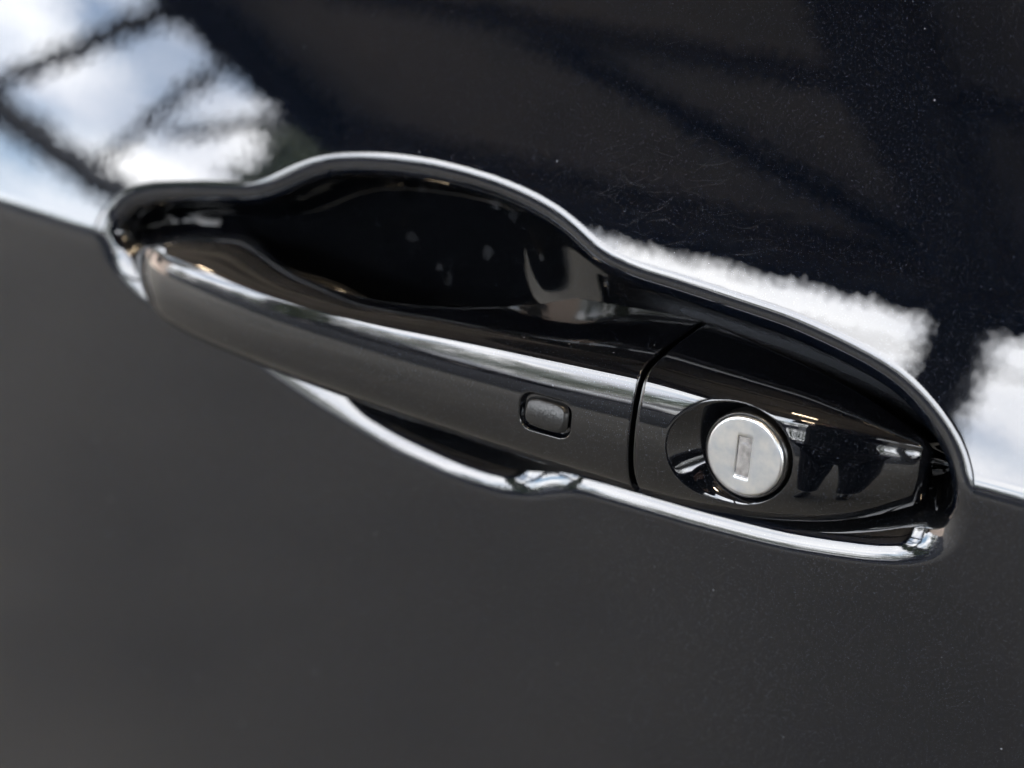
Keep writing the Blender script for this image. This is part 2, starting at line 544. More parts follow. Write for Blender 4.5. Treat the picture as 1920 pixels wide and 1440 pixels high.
# ------------------------------------------------------------------ parked cars across the lot
def parked_car(az, dist, rot, colr, lab):
    x, y, _ = polar(az, dist)
    t = empty('parked_car', (x, y, GZ), lab, 'car', 'cars parked across the lot')
    t.rotation_euler.z = rot
    mat = plain('car_colour', colr, 0.25)
    prof = [(-2.15, 0.30), (-2.2, 0.65), (-2.05, 0.88), (-1.75, 0.96), (-1.2, 1.0), (1.0, 0.98), (2.0, 0.80), (2.2, 0.62), (2.2, 0.30)]
    roof = [(-1.75, 0.96), (-1.2, 1.38), (-0.2, 1.46), (0.5, 1.38), (1.15, 0.98)]
    def slab(pr, w0, w1):
        b = bmesh.new()
        L = [b.verts.new((p[0], -(w0 if p[1] < 1 else w1), p[1])) for p in pr]
        Rr = [b.verts.new((p[0], (w0 if p[1] < 1 else w1), p[1])) for p in pr]
        n = len(pr)
        for i in range(n):
            b.faces.new((L[i], L[(i+1) % n], Rr[(i+1) % n], Rr[i]))
        b.faces.new(L[::-1]); b.faces.new(Rr)
        return b
    b = slab(prof, 0.88, 0.86)
    bmesh.ops.bevel(b, geom=list(b.edges), offset=0.05, segments=2, affect='EDGES')
    bm_obj('body', b, mat, t)
    bm_obj('glasshouse', slab(roof, 0.80, 0.62), M_glass, t)
    b = bmesh.new(); add_box(b, (-1.15, -0.61, 1.375), (0.45, 0.61, 1.475), 0.03)
    bm_obj('roof', b, mat, t)
    for wx in (-1.35, 1.4):
        for wy in (-0.82, 0.82):
            b = bmesh.new()
            bmesh.ops.create_cone(b, cap_ends=True, segments=24, radius1=0.32, radius2=0.32, depth=0.2)
            bmesh.ops.rotate(b, verts=b.verts, matrix=Matrix.Rotation(R(90), 3, 'X'))
            bmesh.ops.translate(b, verts=b.verts, vec=(wx, wy, 0.32))
            wh = bm_obj('wheel', b, M_tyre, t)
            b = bmesh.new()
            bmesh.ops.create_cone(b, cap_ends=True, segments=20, radius1=0.2, radius2=0.2, depth=0.215)
            bmesh.ops.rotate(b, verts=b.verts, matrix=Matrix.Rotation(R(90), 3, 'X'))
            bmesh.ops.translate(b, verts=b.verts, vec=(wx, wy, 0.32))
            bm_obj('rim', b, M_rim, wh)
    return t
parked_car(-49, 15.0, 0.04, (0.03, 0.032, 0.036), 'dark grey saloon car parked beyond the eave under the conifers')
parked_car(-30, 11.6, 0.06, (0.012, 0.013, 0.016), 'black saloon car parked beyond the eave, left of the canopy post')
parked_car(-3, 9.8, -0.05, (0.02, 0.022, 0.03), 'dark blue saloon car parked beyond the eave, right of the canopy post')
parked_car(-17, 16.5, 1.45, (0.30, 0.31, 0.32), 'silver saloon car parked nose on, farther out than the dark cars')
parked_car(60, 8.2, 0.7, (0.014, 0.014, 0.016), 'black saloon car parked towards the rear, beyond the photographer')
# the car this door hangs on
own = parked_car(180, 1.06, math.pi, (0.004, 0.004, 0.006), 'black saloon car body that the door with the key lock belongs to')
own.location.x = -0.55

# ------------------------------------------------------------------ the photographer
def skin_mesh(name, joints, edges, mat, parent, subdiv=2):
    me = bpy.data.meshes.new(name)
    me.from_pydata([j[:3] for j in joints], edges, [])
    o = bpy.data.objects.new(name, me)
    link(o, parent)
    sk = o.modifiers.new('skin', 'SKIN')
    for i, j in enumerate(joints):
        me.skin_vertices[0].data[i].radius = (j[3], j[4] if len(j) > 4 else j[3])
    me.skin_vertices[0].data[0].use_root = True
    ss = o.modifiers.new('subdivision', 'SUBSURF'); ss.levels = subdiv; ss.render_levels = subdiv
    me.materials.append(mat)
    for p in me.polygons:
        p.use_smooth = True
    return o
per = empty('person', (0.455, -0.755, GZ), 'photographer in a dark jacket and dark trousers holding a camera to the door', 'person')
per.rotation_euler.z = R(31)      # local +y faces the door
# local: x right, y towards the door, z up from the ground
def body(name, mat, js, es):
    return skin_mesh(name, js, es, mat, per)
body('trousers', M_jeans, [(0, 0, 0.88, 0.19, 0.13), (-0.10, 0, 0.80, 0.125), (-0.12, 0.01, 0.48, 0.092), (-0.135, -0.02, 0.10, 0.075),
                           (0.10, 0, 0.80, 0.125), (0.12, 0.01, 0.48, 0.092), (0.135, -0.02, 0.10, 0.075)],
     [(0, 1), (1, 2), (2, 3), (0, 4), (4, 5), (5, 6)])
body('jacket', M_jacket, [(0, 0, 0.74, 0.235, 0.165), (0, 0, 0.95, 0.21, 0.145), (0, 0, 1.15, 0.19, 0.135), (0, 0.01, 1.38, 0.20, 0.13), (0, 0.01, 1.47, 0.08),
                          (-0.21, 0.0, 1.38, 0.075), (-0.26, 0.02, 1.12, 0.058), (-0.11, 0.20, 1.10, 0.042),
                          (0.21, 0.0, 1.38, 0.075), (0.26, 0.02, 1.12, 0.058), (0.11, 0.20, 1.10, 0.042)],
     [(0, 1), (1, 2), (2, 3), (3, 4), (3, 5), (5, 6), (6, 7), (3, 8), (8, 9), (9, 10)])
body('head', M_skin, [(0, 0.01, 1.46, 0.055), (0, 0.015, 1.53, 0.055), (0, 0.03, 1.60, 0.075, 0.085), (0, 0.02, 1.69, 0.075, 0.09), (0, 0.13, 1.625, 0.012)],
     [(0, 1), (1, 2), (2, 3), (2, 4)])
body('hair', M_hair, [(0, -0.005, 1.66, 0.085, 0.095), (0, 0.0, 1.72, 0.07, 0.085)], [(0, 1)])
for s in (-1, 1):
    body('shoe', M_dark, [(s*0.13, -0.05, 0.05, 0.045), (s*0.135, 0.08, 0.045, 0.045), (s*0.14, 0.18, 0.035, 0.035)], [(0, 1), (1, 2)])
    hj = [(s*0.105, 0.215, 1.10, 0.030, 0.02), (s*0.085, 0.26, 1.10, 0.036, 0.02), (s*0.075, 0.295, 1.10, 0.034, 0.018)]
    he = [(0, 1), (1, 2)]
    for k, (dz, L) in enumerate(((0.030, 0.055), (0.010, 0.062), (-0.010, 0.058), (-0.030, 0.045))):
        i = len(hj)
        hj += [(s*0.075, 0.305, 1.10+dz, 0.009), (s*0.070, 0.305+L*0.5, 1.10+dz, 0.0085), (s*0.045, 0.305+L*0.75, 1.10+dz, 0.0075)]
        he += [(2, i), (i, i+1), (i+1, i+2)]
    i = len(hj)
    hj += [(s*0.07, 0.25, 1.132, 0.010), (s*0.045, 0.275, 1.145, 0.009)]
    he += [(1, i), (i, i+1)]
    body('hand', M_skin, hj, he)
dc = empty('hand_held_camera', cam.location + v*0.055, 'black camera body held by the photographer in front of the door', 'camera')
dc.rotation_euler = (0, 0, R(31))
b = bmesh.new(); add_box(b, (-0.055, -0.045, -0.04), (0.055, -0.005, 0.04), 0.008)
bm_obj('body', b, M_body, dc)
b = bmesh.new(); add_box(b, (-0.025, -0.043, 0.041), (0.025, -0.008, 0.06), 0.008)
bm_obj('viewfinder', b, M_body, dc)
b = bmesh.new(); add_box(b, (0.03, -0.03, 0.0405), (0.045, -0.015, 0.047), 0.003)
bm_obj('shutter_button', b, M_dark, dc)

# ------------------------------------------------------------------ the door skin
T0, T1, K, ZC, RX = -7.0, 19.5, 55.0, 8.5, 6000.0     # mm, degrees
zz = np.linspace(-900, 600, 15001)
def theta(z):
    s = np.clip((z-(ZC-6.5))/9.5, 0, 1); s = s*s*s*(10+s*(6*s-15))
    upper = T1 + K*np.clip(z-ZC, 0, None)/1000
    lower = T0 - 6*np.clip(-z-20, 0, 170)/150
    return np.clip(lower*(1-s)+upper*s, -28, 34)
_y = np.cumsum(np.tan(np.radians(theta(zz))))*(zz[1]-zz[0]); _y -= np.interp(ZC, zz, _y)
def base_y(x, z):
    return np.interp(z, zz, _y) + x*x/(2*RX)

# outline of the pressed recess (x, z in mm)
OUT = [(-143.1, 7.0), (-143.1, 12.3), (-141.4, 16.3), (-136.6, 20.5), (-128.5, 23.8), (-117.3, 26.4), (-106.2, 28.5), (-97.0, 30.0), (-90.1, 32.0), (-85.5, 35.0), (-80.3, 38.5), (-73.2, 41.9), (-65.0, 44.2), (-53.3, 46.1), (-39.9, 47.4), (-28.2, 47.5), (-16.5, 46.9), (-6.4, 45.5), (2.2, 43.4), (8.5, 40.9), (14.1, 38.0), (20.0, 36.3), (27.7, 35.4), (36.7, 35.2), (47.0, 34.6), (57.1, 34.0), (68.5, 33.3), (79.8, 31.6), (91.1, 29.4), (99.7, 26.8), (107.3, 22.7), (113.8, 17.9), (118.1, 13.2), (120.6, 8.0), (121.1, 2.2), (119.2, -4.6), (115.4, -10.1), (108.5, -14.2), (100.2, -16.6), (89.6, -18.6), (78.7, -20.3), (67.4, -21.2), (53.0, -22.0), (38.0, -22.3), (27.2, -22.6), (20.2, -22.9), (14.7, -24.6), (8.3, -28.0), (1.8, -30.1), (-6.5, -31.1), (-18.4, -31.0), (-30.5, -29.7), (-41.0, -28.1), (-51.7, -25.4), (-62.6, -22.9), (-70.0, -20.6), (-77.0, -18.3), (-87.5, -14.9), (-101.0, -12.6), (-115.0, -10.6), (-127.5, -7.0), (-134.4, -3.1), (-139.7, 1.7)]
def closed_smooth(pts, n, sig, grow):
    P = np.array(pts, float)
    Q = np.vstack([P, P[:1]])
    L = np.concatenate([[0], np.cumsum(np.linalg.norm(np.diff(Q, axis=0), axis=1))])
    t = np.linspace(0, L[-1], n, endpoint=False)
    C = np.stack([np.interp(t, L, Q[:, 0]), np.interp(t, L, Q[:, 1])], 1)
    fr = np.fft.fftfreq(n, d=L[-1]/n)
    H = np.exp(-2*(math.pi*fr*sig)**2)
    C = np.stack([np.fft.ifft(np.fft.fft(C[:, i])*H).real for i in (0, 1)], 1)
    d = np.roll(C, -1, 0)-np.roll(C, 1, 0)
    nrm = np.stack([-d[:, 1], d[:, 0]], 1); nrm /= np.linalg.norm(nrm, axis=1, keepdims=True)   # clockwise outline: left = outwards
    w = grow(nrm[:, 1])
    w = np.fft.ifft(np.fft.fft(w)*np.exp(-2*(math.pi*fr*6)**2)).real
    return C + nrm*w[:, None]
out = closed_smooth(OUT, 420, 3.2, lambda nz: 0.8 + 2.7*sstep(0.2, -0.7, nz))

def sdist(P, poly):
    """signed distance, positive inside"""
    res = np.empty(len(P))
    A = poly; B = np.roll(poly, -1, 0); AB = B-A; L2 = (AB**2).sum(1)
    for i in range(0, len(P), 8000):
        p = P[i:i+8000]
        ax = p[:, None, 0]-A[None, :, 0]; az = p[:, None, 1]-A[None, :, 1]
        t = np.clip((ax*AB[None, :, 0]+az*AB[None, :, 1])/L2, 0, 1)
        dx = ax-t*AB[None, :, 0]; dz = az-t*AB[None, :, 1]
        d = np.sqrt((dx*dx+dz*dz).min(1))
        c = ((A[None, :, 1] > p[:, None, 1]) != (B[None, :, 1] > p[:, None, 1])) & \
            (p[:, None, 0] < AB[None, :, 0]*(p[:, None, 1]-A[None, :, 1])/np.where(AB[:, 1] == 0, 1e-9, AB[:, 1])[None]+A[None, :, 0])
        res[i:i+8000] = np.where(c.sum(1) % 2 == 1, d, -d)
    return res

xs = np.concatenate([np.linspace(-850, -172, 60), np.arange(-170, 150.01, 0.42), np.linspace(152, 360, 40)])
zs = np.concatenate([np.linspace(-640, -64, 80), np.arange(-62, 74.01, 0.42), np.linspace(76, 260, 40)])
X, Z = np.meshgrid(xs, zs, indexing='ij')
D = np.full(X.shape, -50.0)
box = (X > -160) & (X < 140) & (Z > -50) & (Z < 62)
D[box] = sdist(np.stack([X[box], Z[box]], 1), out)
# pressed profile: rounded lip, steep wall, floor
gx_, gz_ = np.gradient(D, xs, zs)
gz_ = np.where(box & (np.abs(D) < 30), gz_/np.maximum(np.hypot(gx_, gz_), 1e-6), 0)
for _ in range(40):
    gz_[1:-1, 1:-1] = 0.25*(gz_[2:, 1:-1]+gz_[:-2, 1:-1]+gz_[1:-1, 2:]+gz_[1:-1, :-2])
low_ = sstep(-0.3, 0.7, gz_)
end_ = sstep(-46, -60, X)*(1-sstep(-84, -94, X))
dd = np.linspace(0, 90, 3601)
def roll(ds_, an):
    a = np.interp(dd, ds_, an)
    k = np.exp(-(np.arange(-40, 41)*dd[1]/0.45)**2); k /= k.sum()
    a = np.convolve(np.pad(a, 40, mode='edge'), k, mode='valid')
    return np.cumsum(np.tan(np.radians(a)))*dd[1]
ROLL_UP = roll([0, 7.6, 8.4, 90], [0, 63, 82, 82])
ROLL_LOW = roll([0, 1.6, 5.6, 14.0, 17.5, 90], [0, 20, 33, 51, 78, 78])
ROLL_END = roll([0, 1.6, 9.5, 14.5, 16.5, 90], [0, 20, 33, 52, 80, 80])
def wall(d):
    d = np.clip(d, 0, 89)
    a, b, c = (np.interp(d, dd, t) for t in (ROLL_UP, ROLL_LOW, ROLL_END))
    return a*(1-low_) + low_*(b*(1-end_)+c*end_)
trough = 24.0 - 0.14*np.clip(Z-8, -25, 25) + X*X/(2*RX)
xl = np.clip(-38-X, 0, None)/56
ramp = 0.34*3.0*np.log1p(np.exp(np.clip((X+19)/3.0, -40, 40)))
bowl = 34.0 - 12.0*xl**3 - ramp - 0.0028*(Z-14)**2 - 0.16*2.0*np.log1p(np.exp(np.clip((Z-15)/2.0, -40, 40)))*sstep(-27, -8, X)
floor_y = trough + 1.6*np.log1p(np.exp(np.clip((bowl-trough)/1.6, -40, 40)))
depth = np.maximum(floor_y-base_y(X, Z), 3.0)
hr = wall(D)
u = hr/depth
H = depth*u/(1+u**7)**(1/7)
# ease the floor, leave the lip as it is
Hs = H.copy()
for _ in range(26):
    Hs[1:-1, 1:-1] = 0.25*(Hs[2:, 1:-1]+Hs[:-2, 1:-1]+Hs[1:-1, 2:]+Hs[1:-1, :-2])
wgt = sstep(5.0, 10.0, D)
H = H*(1-wgt)+Hs*wgt
Y = base_y(X, Z) + H
P3 = np.stack([X, Y, Z], -1)
du = np.gradient(P3, axis=0); dv = np.gradient(P3, axis=1)
NR = np.cross(du, dv); NR /= np.linalg.norm(NR, axis=-1, keepdims=True)
NR *= np.where(NR[..., 1:2] > 0, -1, 1)

# water marks and dust in the recess
stain = np.zeros(X.shape)
SP = [(-56.1, 19.0, 1.7, 1.5), (-36.3, 37.2, 1.2, 1.3), (-29.1, 34.4, 1.6, 1.5), (-23.2, 32.6, 1.6, 1.6), (-31.2, 20.2, 1.6, 2.0), (-46.7, 12.4, 0.9, 1.0), (-43.2, 9.5, 0.9, 2.2),
      (-60.0, 36.2, 0.9, 1.0), (-53.0, 33.8, 0.8, 0.9), (-48.0, 35.0, 0.9, 1.2), (-66.0, 39.0, 1.1, 1.0), (-12.0, 24.0, 1.1, 1.1)]
for i, (sx, sz, a, b_) in enumerate(SP):
    e = np.sqrt(((X-sx)/a)**2 + ((Z-sz)/b_)**2)
    e = e + 0.12*np.sin(np.arctan2(Z-sz, X-sx)*3+i)
    stain = np.maximum(stain, (0.045+0.02*(i % 3))*(1-sstep(0.75, 1.0, e))*(0.65+0.55*sstep(0.4, 0.9, e)))
grime = np.exp(-((D-13.0)/3.0)**2)*sstep(20, 40, X)*(Z > 8)*0.10
stain = np.maximum(stain, grime)

nx, nzv = X.shape
idx = np.arange(nx*nzv).reshape(nx, nzv)
quads = np.stack([idx[:-1, :-1], idx[1:, :-1], idx[1:, 1:], idx[:-1, 1:]], -1).reshape(-1, 4)
qd = D.reshape(-1)[quads].mean(1)
Vall = P3.reshape(-1, 3); Nall = NR.reshape(-1, 3); Sall = stain.reshape(-1)
door = empty('car_door', (0, 0, -0.30), 'glossy black car door with an oval handle recess, pull handle and round silver key lock', 'car door')
def door_part(name, sel, mat):
    q = quads[sel]
    used = np.unique(q)
    rm = np.full(len(Vall), -1); rm[used] = np.arange(len(used))
    o = mesh_np(name, Vall[used], rm[q], mat, door, True, 0.001, attr={'stain': Sall[used]})
    o.data.transform(Matrix.Translation((0, 0, 0.30)))
    o.data.normals_split_custom_set_from_vertices(Nall[used].tolist())
    return o
door_part('door_panel', qd < 6.2, M_paint)
door_part('handle_recess', qd >= 6.2, M_bowl)
# folded edge of the skin
fb = []
for ring in ([idx[i, 0] for i in range(nx)], [idx[nx-1, k] for k in range(nzv)], [idx[i, nzv-1] for i in range(nx-1, -1, -1)], [idx[0, k] for k in range(nzv-1, -1, -1)]):
    fb += ring[:-1]
F0 = Vall[fb]; F1 = F0 + np.array([0, 35.0, 0])
n_ = len(fb); k_ = np.arange(n_)
o = mesh_np('door_edge', np.vstack([F0, F1])*0.001, np.stack([k_, (k_+1) % n_, n_+(k_+1) % n_, n_+k_], 1), M_paint, door, False)
o.data.transform(Matrix.Translation((0, 0, 0.30)))
# hairline scratches in the lacquer above the rear half of the recess
V, Q = [], []
rs = random.Random(5)
for k in range(90):
    cx, cz = (rs.gauss(26, 13), rs.gauss(51, 7)) if k < 62 else (rs.uniform(-60, 110), rs.uniform(-60, 95))
    a = rs.gauss(0.45, 0.30) if k < 62 else rs.uniform(0, 3.1)
    L = rs.uniform(3, 14); bend = rs.gauss(0, 0.10)
    n = 9; wd = rs.uniform(0.004, 0.010)
    P = []
    for i in range(n):
        t = (i/(n-1)-0.5)*L
        aa = a + bend*t*0.3
        P.append((cx+math.cos(aa)*t, cz+math.sin(aa)*t))
    if any(sdist(np.array([p]), out)[0] > -1.0 for p in P):
        continue
    b0 = len(V)
    for i, (x, z) in enumerate(P):
        w_ = wd*(0.25+0.75*math.sin(math.pi*(i+0.5)/n))
        for sgn in (-1, 1):
            xx, z2 = x-math.sin(a)*w_*sgn, z+math.cos(a)*w_*sgn
            V.append((xx, float(base_y(np.array(xx), np.array(z2)))-0.02, z2))
    for i in range(n-1):
        Q.append((b0+2*i, b0+2*i+1, b0+2*i+3, b0+2*i+2))
M_scr = plain('scuffed_lacquer', (0.02, 0.022, 0.027), 0.35)
o = mesh_np('scratches', np.array(V)*0.001, np.array(Q), M_scr, door, True)
o.data.transform(Matrix.Translation((0, 0, 0.30)))
o['kind'] = 'stuff'


# ------------------------------------------------------------------ pull handle and lock cover: one family of sections
f_yf = spline([-131, -118, -105, -88, -62, -28, 8, 41, 60, 72, 80, 88, 96, 104, 112], [-2.5, -7.2, -10.4, -13.0, -15.0, -15.2, -13.9, -12.0, -10.8, -9.3, -7.6, -4.9, -1.2, 3.4, 8.6])
f_zb = smooth_interp([-131, -116, -94, -73, -50, -28, -6, 12, 41, 53, 72, 88, 97.5, 106, 112], [-9.5, -11.2, -12.4, -12.7, -13.4, -14.2, -14.9, -15.6, -16.6, -16.4, -14.3, -11.4, -8.4, -4.0, -1.0], 2.5)
f_zr = smooth_interp([-131, -104, -89, -65, -40, -17, 13, 41, 60, 78, 90, 100, 110], [8.4, 8.9, 9.2, 9.3, 9.8, 9.9, 10.5, 11.4, 12.0, 12.4, 12.2, 11.4, 10.4], 5)
f_zt = smooth_interp([-134, -126, -112, -100, -94, -88, -80, -70, -45, -20, 0, 20, 41, 60, 78, 94, 103, 110], [14.6, 15.8, 18.4, 20.8, 21.2, 20.0, 18.2, 16.8, 16.2, 18.4, 19.3, 20.8, 22.1, 21.2, 20.2, 17.6, 14.6, 12.4], 3.5)
f_yb = smooth_interp([-131, -94.5, -91.0, -84, -75, -67, -50, -40, -28, -16, -9, -1.5, 3, 8, 12, 41, 60, 78, 94, 103, 110], [9.5, 9.5, 8.5, 5, 1, -2, -4, -4, -3, 0, 4, 10, 17, 23.8, 23.8, 22.5, 18.5, 14.5, 11.5, 10, 9.5], 0.8)
YO = np.array([8.2, 4.8, 2.1, 0.6, 0.0, 0.35, 0.72, 1.2, 1.85, 2.6, 4.5, 9.8, 17.7, 26.3, 35.0])
FL = np.array([0.0, 0.091, 0.22, 0.411, 0.627, 0.84, 0.92, 1.0])
FT = np.array([0.23, 0.42, 0.60, 0.74, 0.885, 0.96, 1.0])
FT_LEFT = np.array([0.13, 0.22, 0.335, 0.53, 0.73, 0.88, 1.0])      # towards the left foot the top slopes more evenly
def bspline(C, u):
    C = np.vstack([2*C[0]-C[1], C, 2*C[-1]-C[-2]])
    i = np.clip(u.astype(int), 0, len(C)-4); t = u-i
    B = np.stack([(1-t)**3, 3*t**3-6*t**2+4, -3*t**3+3*t**2+3*t+1, t**3], 1)/6
    return B[:, :1]*C[i]+B[:, 1:2]*C[i+1]+B[:, 2:3]*C[i+2]+B[:, 3:]*C[i+3]
NU1, NU2, NF, NB, NBT = 190, 110, 9, 10, 12
uu = np.linspace(0, 14, 1401)
def section(x):
    yf, zb, zr, zt, yb = (float(f(x)) for f in (f_yf, f_zb, f_zr, f_zt, f_yb))
    k = (zr-zb)/28.7; kt = max(0.3, (zt-zr)/10.5)**0.5
    yo = YO.copy(); yo[:4] *= k; yo[6:] *= np.array([1, 1, kt, kt, kt, kt, kt, 1, 1])
    cb = float(sstep(46, 72, x))
    yo = yo*(1-cb)+np.concatenate([yo[:8], [1.7*kt, 2.7*kt, 5.0*kt, 9.6*kt, 17.0*kt, 26.3, 35.0]])*cb
    wl = 1-float(sstep(-60, 5, x))
    zc = np.concatenate([zb+FL*(zr-zb), zr+(FT*(1-wl)+FT_LEFT*wl)*(zt-zr)])
    C = np.stack([yf+yo, zc], 1)
    cur = bspline(C, uu)
    rf = 1.8
    ycut = min(yb, yf+yo[-1])-rf
    j = 800+int(np.argmax(cur[800:, 0] >= ycut)) if (cur[800:, 0] >= ycut).any() else 1400
    u_cut = uu[j]
    A = bspline(C, np.linspace(0, 7.9, NU1, endpoint=False))
    Bq = bspline(C, np.linspace(7.9, u_cut, NU2))
    e = Bq[-1]
    a = np.linspace(0, math.pi/2, NF+1)[1:]
    Fq = np.stack([e[0]+rf*np.sin(a), e[1]-rf+rf*np.cos(a)], 1)
    yb2 = e[0]+rf
    zlow = zb+0.06*(zr-zb)
    bk = np.stack([np.full(NB, yb2), np.linspace(Fq[-1, 1], zlow+1.0, NB+1)[1:]], 1)
    ylow = yf+yo[0]
    tt = np.linspace(0, 1, NBT+2)[1:-1]
    bt = np.stack([yb2-0.6+(ylow-yb2+0.6)*tt, zlow+(zb-zlow)*tt+0*tt], 1)
    return np.vstack([A, Bq, Fq, bk, bt])

def loft(xlist, fscale):
    rings = []
    for x in xlist:
        S = section(x)
        s, c = fscale(x)
        if s is not None:
            S = c + (S-c)*s
        rings.append(np.column_stack([np.full(len(S), x), S]))
    return np.array(rings)          # (nx, ns, 3): x, y, z

def loft_mesh(name, Rg, mat, parent, cap0=True, cap1=True):
    m, n = Rg.shape[:2]
    V = Rg.reshape(-1, 3)
    id_ = np.arange(m*n).reshape(m, n)
    Q = np.stack([id_[:-1], id_[1:], np.roll(id_[1:], -1, 1), np.roll(id_[:-1], -1, 1)], -1).reshape(-1, 4)
    T = []
    ex = []
    for cap, row in ((cap0, 0), (cap1, m-1)):
        if cap:
            c = len(V)+len(ex); ex.append(Rg[row].mean(0))
            r = id_[row]
            t = np.stack([r, np.roll(r, -1), np.full(n, c)], 1)
            T.append(t if row == 0 else t[:, ::-1])
    V = np.vstack([V]+[np.array(ex)] if ex else [V])
    o = mesh_np(name, V*0.001, Q, mat, parent, True, tris=np.vstack(T) if T else None)
    o.data.transform(Matrix.Translation((0, 0, 0.30)))
    return o

# the pull handle
XL, XT = -134.5, -109.0
def grip_scale(x):
    if x < XT:
        s = math.sqrt(max(0.0, 1-((XT-x)/(XT-XL))**1.9))
        return s, np.array([11.0, 2.8])
    if x > 40.2:
        q = (x-40.2)/0.5
        return 1-(1-math.sqrt(max(0, 1-q*q)))*0.03, np.array([6.0, 2.5])
    return None, None
tip = XL + (XT-XL)*(1-np.cos(np.linspace(0.03, math.pi/2, 46)))
xg = np.concatenate([tip, np.arange(XT+0.4, 9.0, 0.42), np.arange(9.0, 27.0, 0.16), np.arange(27.0, 40.2, 0.42), [40.2, 40.35, 40.5, 40.6, 40.67, 40.7]])
G = loft(xg, grip_scale)
# button pocket
BX, BZ, BHX, BHZ, BR = 17.9, 0.3, 6.9, 4.75, 3.1
def rrect(x, z, hx, hz, r):
    qx = np.abs(x)-hx+r; qz = np.abs(z)-hz+r
    return np.minimum(np.maximum(qx, qz), 0)+np.hypot(np.maximum(qx, 0), np.maximum(qz, 0))-r
sd_ = rrect(G[:, :NU1, 0]-BX, G[:, :NU1, 2]-BZ, BHX, BHZ, BR)
G[:, :NU1, 1] += 1.7*(1-sstep(-0.55, 0.45, sd_))
grip = loft_mesh('pull_handle', G, M_grip, door)

# the button
def dome_patch(name, hx, hz, r, yfun, mat, parent, rings=26, seg=96):
    V, Q = [], []
    for k in range(rings+1):
        f = k/rings
        for a in np.linspace(0, 2*math.pi, seg, endpoint=False):
            # rounded rectangle by superellipse
            n = 3.4
            c, s = math.cos(a), math.sin(a)
            x = math.copysign(abs(c)**(2/n), c)*hx*f; z = math.copysign(abs(s)**(2/n), s)*hz*f
            V.append((x, yfun(f, x, z), z))
    for k in range(rings):
        for j in range(seg):
            Q.append((k*seg+j, k*seg+(j+1) % seg, (k+1)*seg+(j+1) % seg, (k+1)*seg+j))
    o = mesh_np(name, np.array(V)*0.001, np.array(Q), mat, parent, True)
    return o
yb0 = float(f_yf(BX))
bt = dome_patch('lock_button', 6.15, 4.05, 2.5, lambda f, x, z: (yb0-0.15 + 0.055*x*0.3 + 0.055*z*z + 0.006*x*x + 0.13*z + 1.9*max(0, f-0.80)**2*25*0.5), M_rubber, grip)
bt.data.transform(Matrix.Translation((BX*0.001, 0, BZ*0.001+0.30)))

# the lock cover
CX, CZ, CR = 69.5, 3.2, 9.9
def cover_scale(x):
    if x < 42.8:
        q = (42.8-x)/0.5
        return 1-(1-math.sqrt(max(0, 1-q*q)))*0.03, np.array([6.0, 2.5])
    if x > 105.6:
        q = (x-105.6)/2.4
        return 1-(1-math.sqrt(max(0, 1-q*q)))*0.30, np.array([13.0, 4.6])
    return None, None
endx = 105.6+2.4*np.sin(np.linspace(0.05, math.pi/2, 16))
xc = np.concatenate([[42.3, 42.33, 42.4, 42.5, 42.65, 42.8], np.arange(43.1, 48.5, 0.4), np.arange(48.5, 83.0, 0.15), np.arange(83.2, 105.6, 0.35), endx])
Cg = loft(xc, cover_scale)
OV = np.array([(50.7, -1.8), (50.2, 2.0), (50.7, 6.1), (54.9, 11.1), (59.0, 13.8), (63.1, 15.1), (68.0, 15.3), (72.9, 14.1), (77.2, 11.6), (79.6, 8.2), (80.4, 4.6), (80.2, 0.8), (78.7, -2.8), (74.3, -7.9), (70.4, -10.0), (66.4, -10.9), (62.2, -10.8), (54.9, -7.8), (52.3, -5.0)])
oa = np.arctan2(OV[:, 1]-CZ, OV[:, 0]-CX); orr = np.hypot(OV[:, 0]-CX, OV[:, 1]-CZ)
od = np.argsort(oa); oa, orr = oa[od], orr[od]
th = np.linspace(-math.pi, math.pi, 721)
rr_ = np.interp(th, np.concatenate([oa-2*math.pi, oa, oa+2*math.pi]), np.tile(orr, 3))
fr = np.fft.fft(rr_[:-1]); kk = np.fft.fftfreq(720, 1/720.)
rr_ = np.fft.ifft(fr*np.exp(-(kk/11.0)**2)).real; rr_ = np.append(rr_, rr_[0])
ff = slice(0, NU1+40)
px_, pz_ = Cg[:, ff, 0]-CX, Cg[:, ff, 2]-CZ
r_ = np.hypot(px_, pz_); a_ = np.arctan2(pz_, px_)
Ro = np.maximum(np.interp(a_, th, rr_), 11.3)
RW, YW = 10.6, -4.2            # mouth of the well round the cylinder
t_ = (Ro-r_)
sp = 0.17
t_ = np.where(t_ > 6*sp, t_, sp*np.log1p(np.exp(np.clip(t_/sp, -40, 40))))     # rounded rim
ts = np.clip(t_/np.maximum(Ro-RW, 0.5), 0, 1)
yw = YW
ys_ = Cg[:, ff, 1]
front = Cg[:, ff, 1] < 4.0
newy = ys_*(1-ts)+np.maximum(yw, ys_)*ts
newy = newy + 5.0*(1-sstep(RW-0.7, RW, r_))
Cg[:, ff, 1] = np.where(front & (r_ < Ro+3), newy, ys_)
cover = loft_mesh('lock_cover', Cg, M_grip, door)

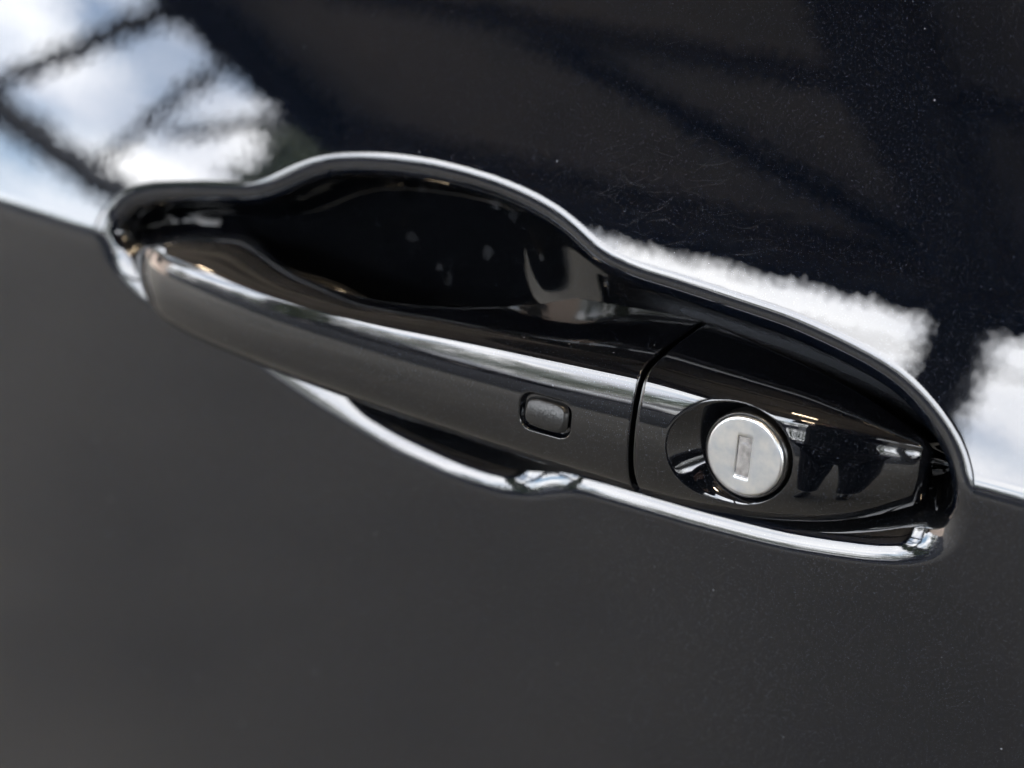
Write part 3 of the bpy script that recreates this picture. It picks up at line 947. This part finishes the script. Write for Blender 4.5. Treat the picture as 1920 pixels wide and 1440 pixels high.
# lock cylinder: face with a real slot, rounded rim
def lathe_ring(prof, seg=128):
    V, Q = [], []
    for (r, y) in prof:
        for a in np.linspace(0, 2*math.pi, seg, endpoint=False):
            V.append((r*math.cos(a), y, r*math.sin(a)))
    for k in range(len(prof)-1):
        for j in range(seg):
            Q.append((k*seg+j, k*seg+(j+1) % seg, (k+1)*seg+(j+1) % seg, (k+1)*seg+j))
    return V, Q
YF = -8.9
SX0, SX1, SZ0, SZ1 = -2.0, 1.6, -5.25, 4.75     # slot, relative to the centre
seg = 128
angs = np.linspace(0, 2*math.pi, seg, endpoint=False)
def on_rect(a, g=0.0):
    cx, cz = (SX0+SX1)/2, (SZ0+SZ1)/2
    hx, hz = (SX1-SX0)/2+g, (SZ1-SZ0)/2+g
    c, s = math.cos(a), math.sin(a)
    k = 1/max(abs(c)/hx, abs(s)/hz)
    return cx+c*k, cz+s*k
# angles that hit the corners exactly
hx, hz = (SX1-SX0)/2, (SZ1-SZ0)/2
ca = math.atan2(hz, hx)
corners = [ca, math.pi-ca, math.pi+ca, 2*math.pi-ca]
for c in corners:
    angs[np.argmin(np.abs(angs-c))] = c
loops = [[(x, YF+0.9, z) for x, z in (on_rect(a) for a in angs)],
         [(x, YF+0.12, z) for x, z in (on_rect(a) for a in angs)],
         [(x, YF, z) for x, z in (on_rect(a, 0.22) for a in angs)]]
for f in (0.25, 0.55, 0.8, 1.0):
    L = []
    for a in angs:
        x, z = on_rect(a, 0.22)
        cx, cz = math.cos(a)*9.0, math.sin(a)*9.0
        L.append((x+(cx-x)*f, YF, z+(cz-z)*f))
    loops.append(L)
for r, y in ((9.25, YF+0.03), (9.5, YF+0.14), (9.72, YF+0.36), (9.84, YF+0.7), (9.86, YF+1.0), (9.86, YF+6.0)):
    loops.append([(math.cos(a)*r, y, math.sin(a)*r) for a in angs])
V = np.array(loops).reshape(-1, 3); Q = []
for k in range(len(loops)-1):
    for j in range(seg):
        Q.append((k*seg+j, k*seg+(j+1) % seg, (k+1)*seg+(j+1) % seg, (k+1)*seg+j))
cyl = mesh_np('lock_cylinder', V*0.001, np.array(Q), M_lock, cover, True)
LOC = Matrix.Translation((CX*0.001, 0, CZ*0.001+0.30))
cyl.data.transform(LOC)
b = bmesh.new()
bmesh.ops.create_grid(b, x_segments=18, y_segments=40, size=0.5)
for w_ in b.verts:
    x = SX0+(w_.co.x+0.5)*(SX1-SX0); z = SZ0+(w_.co.y+0.5)*(SZ1-SZ0)
    e = math.hypot(x+0.2, max(0, abs(z+0.9)-2.6))
    y = YF+0.38 + 0.05*float(sstep(1.2, 1.6, e))
    w_.co = Vector((x*0.001, y*0.001, z*0.001))
ks = bm_obj('key_slot_shutter', b, M_slot, cover, True)
ks.data.transform(LOC)
# black collar round the cylinder
V, Q = lathe_ring([(9.9, YF+6.0), (9.9, YF+1.0), (9.98, YF+0.85), (10.25, YF+0.85), (10.5, YF+1.2), (10.62, YF+1.8), (10.62, YF+6.0)])
cl = mesh_np('lock_collar', np.array(V)*0.001, np.array(Q), M_dark, cover, True)
cl.data.transform(LOC)

# the handle carrier behind the gap: dark end wall
b = bmesh.new()
S = section(41.5)
vs = [b.verts.new((41.5*0.001, (6+(p[0]-6)*0.93)*0.001, (2.5+(p[1]-2.5)*0.93)*0.001+0.30)) for p in S[::4]]
vs2 = [b.verts.new((w_.co.x+0.0004, w_.co.y, w_.co.z)) for w_ in vs]
b.faces.new(vs); b.faces.new(vs2[::-1])
for i in range(len(vs)):
    j = (i+1) % len(vs)
    b.faces.new((vs[i], vs[j], vs2[j], vs2[i]))
bm_obj('gap_seal', b, M_dark, door)
